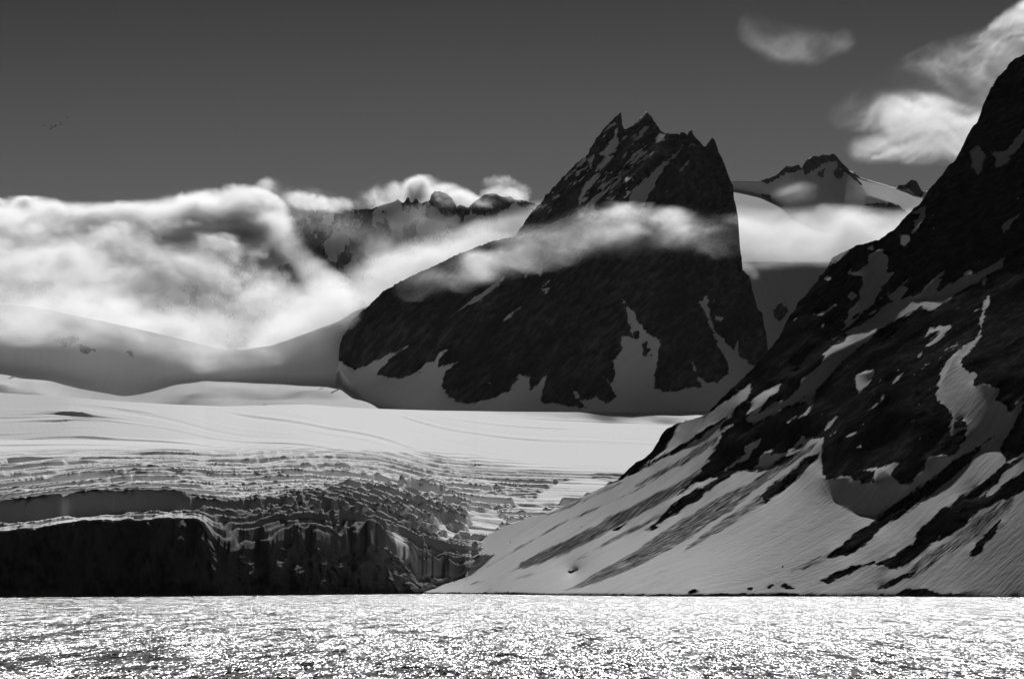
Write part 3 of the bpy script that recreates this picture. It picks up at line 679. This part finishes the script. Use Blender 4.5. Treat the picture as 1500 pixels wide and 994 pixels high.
# ================================================================== clouds: density grids worked out voxel by voxel
def axis_interp(n, m, ph):
    """matrix that stretches m lattice values over n voxels, smooth"""
    t = (np.arange(n) + 0.5) / n * (m - 2) + ph % 1.0
    i = np.minimum(t.astype(int), m - 2); f = t - i; f = f * f * (3 - 2 * f)
    M = np.zeros((n, m), np.float32); M[np.arange(n), i] = 1 - f; M[np.arange(n), i + 1] = f
    return M
def noise3(shape, size, wl, octs, seed, gain=0.55):
    """fractal noise on a regular box of voxels; wl = wavelengths (x, y, z) of the first octave in metres"""
    rs = np.random.RandomState(seed); s = np.zeros(shape, np.float32); a, t = 1.0, 0.0
    for o in range(octs):
        ms = [max(3, int(size[k] / wl[k] * 2 ** o) + 3) for k in range(3)]
        ms = [min(m, shape[k] + 2) for k, m in enumerate(ms)]
        lat = rs.rand(*ms).astype(np.float32) - 0.5
        lat = np.tensordot(axis_interp(shape[0], ms[0], rs.rand()), lat, (1, 0))
        lat = np.tensordot(lat, axis_interp(shape[1], ms[1], rs.rand()), (1, 1)).transpose(0, 2, 1)
        lat = np.tensordot(lat, axis_interp(shape[2], ms[2], rs.rand()), (2, 1))
        s += a * lat; t += a; a *= gain
    # curl the pattern: every level is read a little off its place
    return (s / s.std()).astype(np.float32)
def warp(nv, amt, vox_seed):
    """stirs a noise box with a slow second noise so that streaks bend"""
    sh = nv.shape
    a = noise3(sh, sh, (sh[0] / 5, sh[1] / 3, sh[2] / 3), 3, vox_seed); b = noise3(sh, sh, (sh[0] / 5, sh[1] / 3, sh[2] / 3), 3, vox_seed + 1)
    i = (np.arange(sh[0])[:, None, None] + amt * a).astype(np.int32) % sh[0]; k = (np.arange(sh[2])[None, None, :] + amt * b).astype(np.int32) % sh[2]
    return nv[i, np.arange(sh[1])[None, :, None], k]
def vapour(f, n1, edge, k, p=1.2, off=0.3):
    """billows: dense cores, ragged thinning rims; edge = how strongly the noise tears it"""
    halo = 0.10 * k * f ** 1.5 * np.exp(edge * 1.2 * n1)
    return (halo + np.clip(f * (1 + off) - off * 0.6 + edge * 0.60 * n1 * (f > 0), 0, None) ** p * np.exp(edge * 1.5 * n1) * k * (f > 0)).astype(np.float32)
CLOUD_MAT = {}
def cloud_mat(g, alb=1.0):
    if (g, alb) not in CLOUD_MAT:
        m, nt = mat_new('cloud_vapour')
        A = N(nt, 'ShaderNodeAttribute', attribute_name='density')
        v = N(nt, 'ShaderNodeVolumeScatter'); v.inputs['Color'].default_value = grey(alb); v.inputs['Anisotropy'].default_value = g
        nt.links.new(mth(nt, 'MULTIPLY', A.outputs['Fac'], 0.01), v.inputs['Density'])      # the grid holds 100 x density: values under 0.001 would be dropped
        o = N(nt, 'ShaderNodeOutputMaterial'); nt.links.new(v.outputs[0], o.inputs['Volume'])
        CLOUD_MAT[(g, alb)] = m
    return CLOUD_MAT[(g, alb)]
def cloud(name, px0, px1, py0, py1, D0, D1, vox, dens, label, g=0.4):
    """box spanning the given view range at depths D0..D1; dens(px, py, D, shape, size) -> density per metre"""
    xs = [ray(p, 500)[0] * D for p in (px0, px1) for D in (D0, D1)]; zs = [CAM_H + ray(750, p)[1] * D for p in (py0, py1) for D in (D0, D1)]
    lo = np.array([min(xs), D0, min(zs)]); hi = np.array([max(xs), D1, max(zs)])
    size = hi - lo; n = np.maximum(8, np.ceil(size / np.array(vox)).astype(int))
    ax = [np.linspace(lo[k], hi[k], n[k]).astype(np.float32) for k in range(3)]
    Xw, Yw, Zw = np.meshgrid(*ax, indexing='ij', sparse=True)
    tz = (Zw - CAM_H) / Yw; cp, sp = math.cos(PITCH), math.sin(PITCH)
    v = (tz * cp - sp) / (cp + tz * sp); PY = 497 - F * v; PX = 750 + F * (Xw / Yw) * (cp - v * sp)
    PX, PY, DD = np.broadcast_arrays(PX, PY, Yw)
    d = dens(PX, PY, DD, tuple(n), size).astype(np.float32)
    d[:2] = 0; d[-2:] = 0; d[:, :2] = 0; d[:, -2:] = 0; d[:, :, :2] = 0; d[:, :, -2:] = 0
    me = bpy.data.meshes.new(name)
    me.vertices.add(d.size)
    a = me.attributes.new('dens', 'FLOAT', 'POINT'); a.data.foreach_set('value', 100.0 * d.transpose(2, 1, 0).reshape(-1))
    o = bpy.data.objects.new(name, me); COL.objects.link(o)
    ng = bpy.data.node_groups.new('voxels', 'GeometryNodeTree')
    ng.interface.new_socket('Geometry', in_out='INPUT', socket_type='NodeSocketGeometry')
    ng.interface.new_socket('Geometry', in_out='OUTPUT', socket_type='NodeSocketGeometry')
    gi = ng.nodes.new('NodeGroupInput'); go = ng.nodes.new('NodeGroupOutput')
    pos = ng.nodes.new('GeometryNodeInputPosition'); sx = ng.nodes.new('ShaderNodeSeparateXYZ'); ng.links.new(pos.outputs[0], sx.inputs[0])
    idx = []
    for k in range(3):
        f = mth(ng, 'MULTIPLY_ADD', sx.outputs[k], float((n[k] - 1) / size[k]), float(-lo[k] * (n[k] - 1) / size[k] + 0.5))
        f = mth(ng, 'FLOOR', f); f = mth(ng, 'MAXIMUM', f, 0.0); f = mth(ng, 'MINIMUM', f, float(n[k] - 1)); idx.append(f)
    # integer index (floats lose whole numbers beyond 16 million)
    i1 = mth(ng, 'MULTIPLY_ADD', idx[2], float(n[1]), idx[1]); i2 = mth(ng, 'MULTIPLY_ADD', i1, float(n[0]), idx[0])
    si = ng.nodes.new('GeometryNodeSampleIndex'); si.data_type = 'FLOAT'; si.domain = 'POINT'
    na = ng.nodes.new('GeometryNodeInputNamedAttribute'); na.data_type = 'FLOAT'; na.inputs['Name'].default_value = 'dens'
    ng.links.new(gi.outputs[0], si.inputs['Geometry']); ng.links.new(na.outputs[0], si.inputs['Value']); ng.links.new(i2, si.inputs['Index'])
    vc = ng.nodes.new('GeometryNodeVolumeCube'); ng.links.new(si.outputs[0], vc.inputs['Density'])
    vc.inputs['Min'].default_value = lo; vc.inputs['Max'].default_value = hi
    for k, nm_ in enumerate(('Resolution X', 'Resolution Y', 'Resolution Z')): vc.inputs[nm_].default_value = int(n[k])
    sm = ng.nodes.new('GeometryNodeSetMaterial'); sm.inputs['Material'].default_value = cloud_mat(g)
    ng.links.new(vc.outputs[0], sm.inputs[0]); ng.links.new(sm.outputs[0], go.inputs[0])
    md = o.modifiers.new('voxels', 'NODES'); md.node_group = ng
    me.materials.append(cloud_mat(g))
    tag(o, label, 'cloud', kind='stuff')
    return o
def blob(PX, PY, DD, cx, cy, rx, ry, ang, D, rD, wt=1.0):
    c, s = math.cos(R(ang)), math.sin(R(ang))
    u = ((PX - cx) * c + (PY - cy) * s) / rx; v = (-(PX - cx) * s + (PY - cy) * c) / ry
    return np.maximum(0, 1 - (u * u + v * v + ((DD - D) / rD) ** 2)) * wt
def path_band(PX, PY, DD, pts, dens=1.0):
    """tube of vapour along a list of (px, py, half thickness px, depth, half depth)"""
    best = np.zeros(PX.shape, np.float32)
    for (a, b) in zip(pts[:-1], pts[1:]):
        ex, ey = b[0] - a[0], b[1] - a[1]; t = np.clip(((PX - a[0]) * ex + (PY - a[1]) * ey) / (ex * ex + ey * ey), 0, 1)
        dx = PX - a[0] - t * ex; dy = PY - a[1] - t * ey; w_ = a[2] + t * (b[2] - a[2]); D = a[3] + t * (b[3] - a[3]); rD = a[4] + t * (b[4] - a[4])
        best = np.maximum(best, 1 - (dx * dx + dy * dy) / (w_ * w_) - ((DD - D) / rD) ** 2)
    return np.maximum(best, 0) * dens

def dens_bank(PX, PY, DD, sh, size):
    n1 = warp(noise3(sh, size, (250, 420, 140), 6, 3, 0.68), 3, 70)
    top = np.interp(PX[:, 0, 0] * 0 + PX.mean((1, 2)), [-120, 0, 110, 200, 300, 400, 450, 520], [312, 312, 314, 300, 284, 274, 300, 330])[:, None, None]
    f = np.zeros(sh, np.float32)
    # the fog lid lying on the ridge, then rolling down its near side
    for bl in ((-60, 352, 190, 58, 0, 8750, 330), (60, 352, 190, 60, 0, 8700, 330), (190, 350, 170, 62, -3, 8700, 330), (285, 335, 140, 62, -4, 8700, 320), (352, 325, 85, 56, 8, 8700, 280),
               (-60, 430, 200, 80, 0, 8200, 260, 0.75), (90, 425, 190, 75, 0, 8150, 260, 0.65), (230, 400, 130, 50, 8, 8350, 240, 0.6), (150, 475, 190, 60, 4, 7500, 200, 0.5), (110, 430, 430, 125, 3, 7700, 280, 0.50),
               (330, 490, 140, 50, 8, 7500, 220, 0.65), (420, 455, 100, 60, -10, 7600, 260, 0.9), (330, 530, 160, 34, -4, 7100, 160, 0.4)):
        f = np.maximum(f, blob(PX, PY, DD, *bl))
    # the falling curtain at the right end of the bank and the stream beside the peak's shoulder
    s_ = (path_band(PX, PY, DD, [(365, 312, 36, 8700, 260), (412, 335, 26, 8450, 200), (448, 385, 28, 8150, 200), (480, 428, 42, 7700, 240), (465, 460, 50, 7400, 260)]))
    s_ = np.maximum(s_, 1.3 * path_band(PX, PY, DD, [(862, 296, 15, 6640, 110), (790, 316, 28, 6660, 150), (700, 347, 34, 6790, 180), (600, 392, 44, 6950, 220), (530, 430, 54, 7120, 240), (450, 475, 50, 7250, 240), (390, 508, 34, 7250, 200)]))
    veil = path_band(PX, PY, DD, [(-130, 430, 90, 7150, 260), (100, 430, 100, 7150, 280), (260, 440, 90, 7150, 260), (380, 470, 70, 7100, 240)])
    d = vapour(veil, n1, 0.36, 0.0007) + vapour(f, n1, 0.36, 0.0085) + vapour(s_, n1, 0.32, 0.0042)
    # thin mist drifting in front of the ridge face
    mist = np.maximum(0, path_band(PX, PY, DD, [(440, 330, 60, 8600, 300), (560, 370, 70, 8200, 400), (640, 345, 50, 8000, 300)]))
    d = d + vapour(mist, n1, 0.6, 0.0003)
    low = np.maximum(0, path_band(PX, PY, DD, [(-120, 470, 85, 5330, 230), (150, 485, 75, 5330, 230), (330, 505, 60, 5330, 230), (450, 485, 50, 5330, 180), (500, 470, 20, 5330, 100)]))
    spill = path_band(PX, PY, DD, [(-130, 452, 48, 6120, 210), (150, 466, 50, 6120, 210), (300, 496, 52, 6120, 210), (400, 490, 48, 6150, 210), (500, 452, 34, 6200, 180)])
    d = d + vapour(spill, n1, 0.40, 0.0011) + 0.00042 * low * (0.8 + 0.2 * np.tanh(n1))
    return d
cloud('cloud_bank', -130, 880, 250, 575, 5050, 9250, (6.5, 38, 6.0), dens_bank, 'huge white fog bank pouring over the left ridge and down beside the peak')

def dens_tufts(PX, PY, DD, sh, size):
    n1 = warp(noise3(sh, size, (150, 500, 130), 6, 13, 0.68), 4, 72)
    f = np.zeros(sh, np.float32)
    for bl in ((300, 296, 60, 22, -5, 9500, 200), (395, 285, 40, 26, -20, 9550, 200), (430, 290, 55, 16, 12, 9550, 180), (480, 300, 50, 14, 0, 9500, 180), (560, 288, 45, 24, -10, 9600, 220), (610, 283, 40, 26, -20, 9650, 200),
               (655, 290, 50, 24, 10, 9700, 200), (740, 280, 40, 24, 10, 9650, 180), (690, 298, 60, 12, 0, 9600, 180), (190, 306, 80, 12, 0, 9400, 220), (40, 305, 70, 18, 0, 9400, 220)):
        f = np.maximum(f, blob(PX, PY, DD, *bl))
    return vapour(f, n1, 0.55, 0.0040)
cloud('cloud', -60, 830, 235, 330, 9150, 9950, (7.5, 40, 7.0), dens_tufts, 'row of ragged fog tufts blowing up behind the jagged left ridge')

def dens_collar(PX, PY, DD, sh, size):
    n1 = warp(noise3(sh, size, (190, 500, 75), 5, 23, 0.66), 3, 74)
    f = path_band(PX, PY, DD, [(600, 410, 34, 5960, 90), (690, 385, 44, 6020, 110), (780, 358, 46, 6050, 130), (860, 342, 48, 6070, 160), (950, 342, 46, 6060, 160), (1030, 345, 40, 6050, 140), (1090, 345, 40, 6050, 130)])
    bright = np.exp(-((PX - 925) / 95.0) ** 2)
    return vapour(f, n1, 0.52, 1.0) * (0.0007 + 0.0058 * bright)
cloud('cloud', 560, 1120, 290, 430, 5750, 6350, (4.5, 20, 4.5), dens_collar, 'thin collar of fog drifting across the face of the twin-horned peak')

def dens_saddle(PX, PY, DD, sh, size):
    n1 = warp(noise3(sh, size, (320, 900, 80), 5, 33, 0.62), 3, 76)
    f = path_band(PX, PY, DD, [(1040, 345, 50, 6900, 200), (1120, 350, 48, 6950, 220), (1200, 345, 50, 7000, 240), (1290, 345, 44, 7050, 240), (1380, 340, 44, 7050, 240)])
    veil = path_band(PX, PY, DD, [(-130, 430, 90, 7150, 260), (100, 430, 100, 7150, 280), (260, 440, 90, 7150, 260), (380, 470, 70, 7100, 240)])
    d = vapour(veil, n1, 0.36, 0.0007) + vapour(f, n1, 0.28, 0.0040)
    p = blob(PX, PY, DD, 1168, 282, 42, 20, 0, 8500, 160)
    q = path_band(PX, PY, DD, [(1085, 385, 10, 6800, 60), (1105, 402, 9, 6800, 60)])
    return d + vapour(p, n1, 0.4, 0.0006) + 0.004 * q
cloud('cloud', 1030, 1420, 255, 420, 6600, 8750, (6.5, 32, 6.0), dens_saddle, 'flat band of fog lying in the saddle between the two rock peaks')

def dens_upper(PX, PY, DD, sh, size):
    n1 = warp(noise3(sh, size, (420, 500, 100), 6, 43, 0.7), 5, 78)
    f = path_band(PX, PY, DD, [(1320, 172, 34, 5000, 130), (1420, 128, 58, 5000, 200), (1510, 72, 66, 5000, 220), (1640, 15, 90, 5000, 240)])
    tail = path_band(PX, PY, DD, [(1232, 168, 26, 5000, 110), (1300, 150, 48, 5000, 150), (1385, 105, 48, 5000, 150), (1450, 62, 26, 5000, 130), (1510, 30, 34, 5000, 130)])
    f2 = path_band(PX, PY, DD, [(1260, 217, 22, 4950, 110), (1335, 208, 34, 4950, 150), (1440, 192, 52, 4950, 200), (1560, 165, 66, 4950, 220)])
    wsp = path_band(PX, PY, DD, [(1112, 42, 34, 5000, 90), (1145, 60, 40, 5000, 90), (1190, 62, 36, 5000, 90), (1232, 58, 22, 5000, 60)])
    veil = path_band(PX, PY, DD, [(-130, 430, 90, 7150, 260), (100, 430, 100, 7150, 280), (260, 440, 90, 7150, 260), (380, 470, 70, 7100, 240)])
    d = vapour(veil, n1, 0.36, 0.0007) + vapour(f, n1, 0.75, 0.0008, p=1.5) + vapour(tail, n1, 0.7, 0.0005, p=1.3) + vapour(f2 ** 1.5, n1, 0.7, 0.0004, p=1.8)
    return d + vapour(wsp, n1, 0.7, 0.00014, p=1.2)
cloud('cloud', 1080, 1700, -10, 262, 4650, 5350, (5.0, 25, 5.0), dens_upper, 'bright streaming cloud above the black right-hand mountain')

# ================================================================== small things
def lump(name, seed, n=3, squash=0.6, spiky=0.35):
    """an angular block: a subdivided ball pushed about by noise and cut flat"""
    import bmesh
    rs = random.Random(seed); bm = bmesh.new(); bmesh.ops.create_icosphere(bm, subdivisions=n, radius=1.0)
    cuts = [(Vector((rs.uniform(-1, 1), rs.uniform(-1, 1), rs.uniform(-0.6, 1))).normalized(), rs.uniform(0.45, 0.8)) for _ in range(9)]
    for v in bm.verts:
        for nn, d in cuts:
            k = v.co.dot(nn)
            if k > d: v.co -= nn * (k - d)
        v.co *= 1 + spiky * 0.3 * rs.uniform(-1, 1); v.co.z *= squash
    me = bpy.data.meshes.new(name); bm.to_mesh(me); bm.free(); return me
def plain(name, v, rough_scale=0.4):
    m, nt = mat_new(name); g = N(nt, 'ShaderNodeNewGeometry'); c = smooth_map(nt, noise(nt, g.outputs['Position'], rough_scale, 5, 0.6), 0.3, 0.7, v * 0.7, v * 1.2)
    b = N(nt, 'ShaderNodeBsdfDiffuse'); nt.links.new(comb(nt, c, c, c), b.inputs[0]); o = N(nt, 'ShaderNodeOutputMaterial'); nt.links.new(b.outputs[0], o.inputs[0]); return m
M_ICE = plain('broken_ice', 0.6); M_STONE = plain('wet_stone', 0.03, 1.0); M_BIRD = plain('dark_plumage', 0.03, 5.0)
# ice towers standing on the brink of the glacier
sm = [lump('serac', 90 + i, 2, 1.1, 0.3) for i in range(4)]
for m_i in sm: m_i.materials.append(M_ICE)
rs = random.Random(4)
for i in range(34):
    px = rs.choice((rs.gauss(500, 40), rs.gauss(625, 25), rs.uniform(310, 640))); py = rs.uniform(-10, 12) + np.interp(px, [300, 440, 500, 570, 640, 690], [752, 742, 750, 752, 768, 790])
    p = ground(px, py, 5); s_ = rs.uniform(3.0, 7.5)
    o = bpy.data.objects.new('serac', sm[i % 4]); COL.objects.link(o); o.parent = gm
    o.location = p + Vector((0, 0, s_ * 0.2)); o.rotation_euler = (rs.uniform(-0.2, 0.2), rs.uniform(-0.2, 0.2), rs.uniform(0, 6)); o.scale = (s_ * rs.uniform(0.8, 1.4), s_, s_ * rs.uniform(0.7, 1.2))
# floating ice at the foot of the cliff
fm_ = [lump('ice_floe', 50 + i, 2, 0.35, 0.4) for i in range(4)]
for m_i in fm_: m_i.materials.append(M_ICE)
for i, (px, D_, s_, lab) in enumerate(((8, 2120, 2.2, 'small white ice floe at the far left edge of the glacier foot'), (47, 2130, 4.2, 'widest ice floe under the left end of the ice cliff'),
        (63, 2140, 2.2, 'little ice floe just right of the widest one at the cliff foot'), (100, 2140, 3.0, 'low ice floe afloat below the long snow ledge of the cliff'),
        (142, 2150, 3.0, 'ice floe below the bright notch in the cliff, fourth from the pair'), (172, 2170, 2.4, 'ice floe in a close trio at the cliff foot, left one'),
        (198, 2180, 3.6, 'middle and largest floe of the close trio at the cliff foot'), (229, 2200, 2.4, 'right-hand floe of the close trio at the cliff foot'),
        (283, 2240, 3.0, 'lone ice floe below the middle of the dark ice cliff'), (352, 2290, 2.0, 'tiny ice floe well right of the others by the cliff'),
        (406, 2330, 2.6, 'ice floe nearest the right-hand end of the dark ice cliff'))):
    o = bpy.data.objects.new('ice_floe', fm_[i % 4]); COL.objects.link(o); o.location = (float(ray(px, 870)[0]) * D_, D_, 0.1)
    o.scale = (s_ * 1.3, s_, s_ * 0.9); o.rotation_euler = (0, 0, i * 1.7); tag(o, lab, 'ice floe', 'ice floes along the foot of the glacier')
# stones on the snow slope and the beach
bm_ = [lump('boulder', 70 + i, 2, 0.75, 0.4) for i in range(4)]
for m_i in bm_: m_i.materials.append(M_STONE)
for i, (px, py, s_, lab) in enumerate(((835, 837, 2.6, 'black boulder alone on the lower snow apron, larger of two'), (845, 834, 1.5, 'smaller stone touching the lone black boulder on the apron'),
        (747, 792, 1.0, 'single dark stone high on the snow near the glacier edge'), (726, 865.5, 1.3, 'small stone on the snowy beach near the tip of the slope'),
        (743, 866.5, 1.4, 'round stone right of the beach tip stone, by the water'), (964, 689, 1.0, 'tiny stone on the bright upper snow streak'),
        (1147, 828, 1.1, 'small dark stone on the broad grey snow fan'), (851, 770, 0.9, 'speck of stone beside the upper scree streak'))):
    p = ground(px, py, 0); o = bpy.data.objects.new('boulder', bm_[i % 4]); COL.objects.link(o)
    o.location = p + Vector((0, 0, s_ * 0.2)); o.scale = (s_ * 1.3, s_, s_); o.rotation_euler = (0.2, 0.1, i * 1.3); tag(o, lab, 'boulder', 'stones lying on the right-hand snow slope')
# a loose flock of birds high over the fog, upper left
def bird_mesh():
    body = [(0, 0.32, 0), (0.06, 0.1, 0.02), (0.07, -0.1, 0.03), (0.05, -0.3, 0.01), (0, -0.42, 0), (-0.05, -0.3, 0.01), (-0.07, -0.1, 0.03), (-0.06, 0.1, 0.02), (0, 0.05, 0.09), (0, 0.05, -0.08)]
    f = [(i, (i + 1) % 8, 8) for i in range(8)] + [((i + 1) % 8, i, 9) for i in range(8)]
    v = list(body)
    for sx in (1, -1):
        k = len(v); v += [(0.05 * sx, 0.12, 0.04), (0.05 * sx, -0.1, 0.03), (0.36 * sx, 0.16, 0.17), (0.36 * sx, -0.03, 0.15), (0.78 * sx, -0.06, 0.08), (0.05 * sx, 0.0, 0.0), (0.36 * sx, 0.06, 0.13)]
        f += [(k, k + 2, k + 3, k + 1), (k + 2, k + 4, k + 3), (k, k + 5, k + 6, k + 2), (k + 5, k + 1, k + 3, k + 6), (k + 2, k + 6, k + 4), (k + 6, k + 3, k + 4)]
    me = bpy.data.meshes.new('bird'); me.from_pydata(v, [], f); me.materials.append(M_BIRD); return me
bmesh_ = bird_mesh()
for i, (px, py, lab) in enumerate(((98.5, 172.5, 'highest and rightmost bird, flying ahead of the flock'), (88.4, 179.4, 'upper bird of the close pair on the right of the flock'), (89.5, 182.8, 'lower bird of the close pair on the right of the flock'),
        (81.6, 184.4, 'bird midway between the pair and the tight cluster'), (78.0, 186.4, 'rightmost bird of the tight cluster of four'), (74.3, 186.5, 'upper left bird of the tight cluster of four'),
        (75.9, 188.4, 'lower middle bird of the tight cluster of four'), (73.4, 189.6, 'lowest bird of the tight cluster of four'), (64.7, 184.4, 'leftmost bird, trailing alone behind the flock'))):
    o = bpy.data.objects.new('bird', bmesh_); COL.objects.link(o); o.location = at(px, py, 700 + 6 * i); o.rotation_euler = (0.1 * (i % 3), 0.25 * (i % 4) - 0.3, 1.0 + 0.3 * i); tag(o, lab, 'bird', 'birds flying above the fog bank')

# ================================================================== the air itself
m_, nt_ = mat_new('haze')
v_ = N(nt_, 'ShaderNodeVolumePrincipled'); v_.inputs['Color'].default_value = grey(0.9); v_.inputs['Density'].default_value = 1.3e-6; v_.inputs['Anisotropy'].default_value = 0.3
o_ = N(nt_, 'ShaderNodeOutputMaterial'); nt_.links.new(v_.outputs[0], o_.inputs['Volume'])
lo, hi = (-6000, -300, -60), (6000, 12000, 2600)
vs_ = [(x, y, z) for x in (lo[0], hi[0]) for y in (lo[1], hi[1]) for z in (lo[2], hi[2])]
me = bpy.data.meshes.new('haze'); me.from_pydata(vs_, [], [(0, 1, 3, 2), (4, 6, 7, 5), (0, 4, 5, 1), (2, 3, 7, 6), (0, 2, 6, 4), (1, 5, 7, 3)])
me.materials.append(m_); hz = bpy.data.objects.new('haze', me); COL.objects.link(hz)
tag(hz, 'thin bright air that greys the farther mountains', 'haze', kind='stuff')
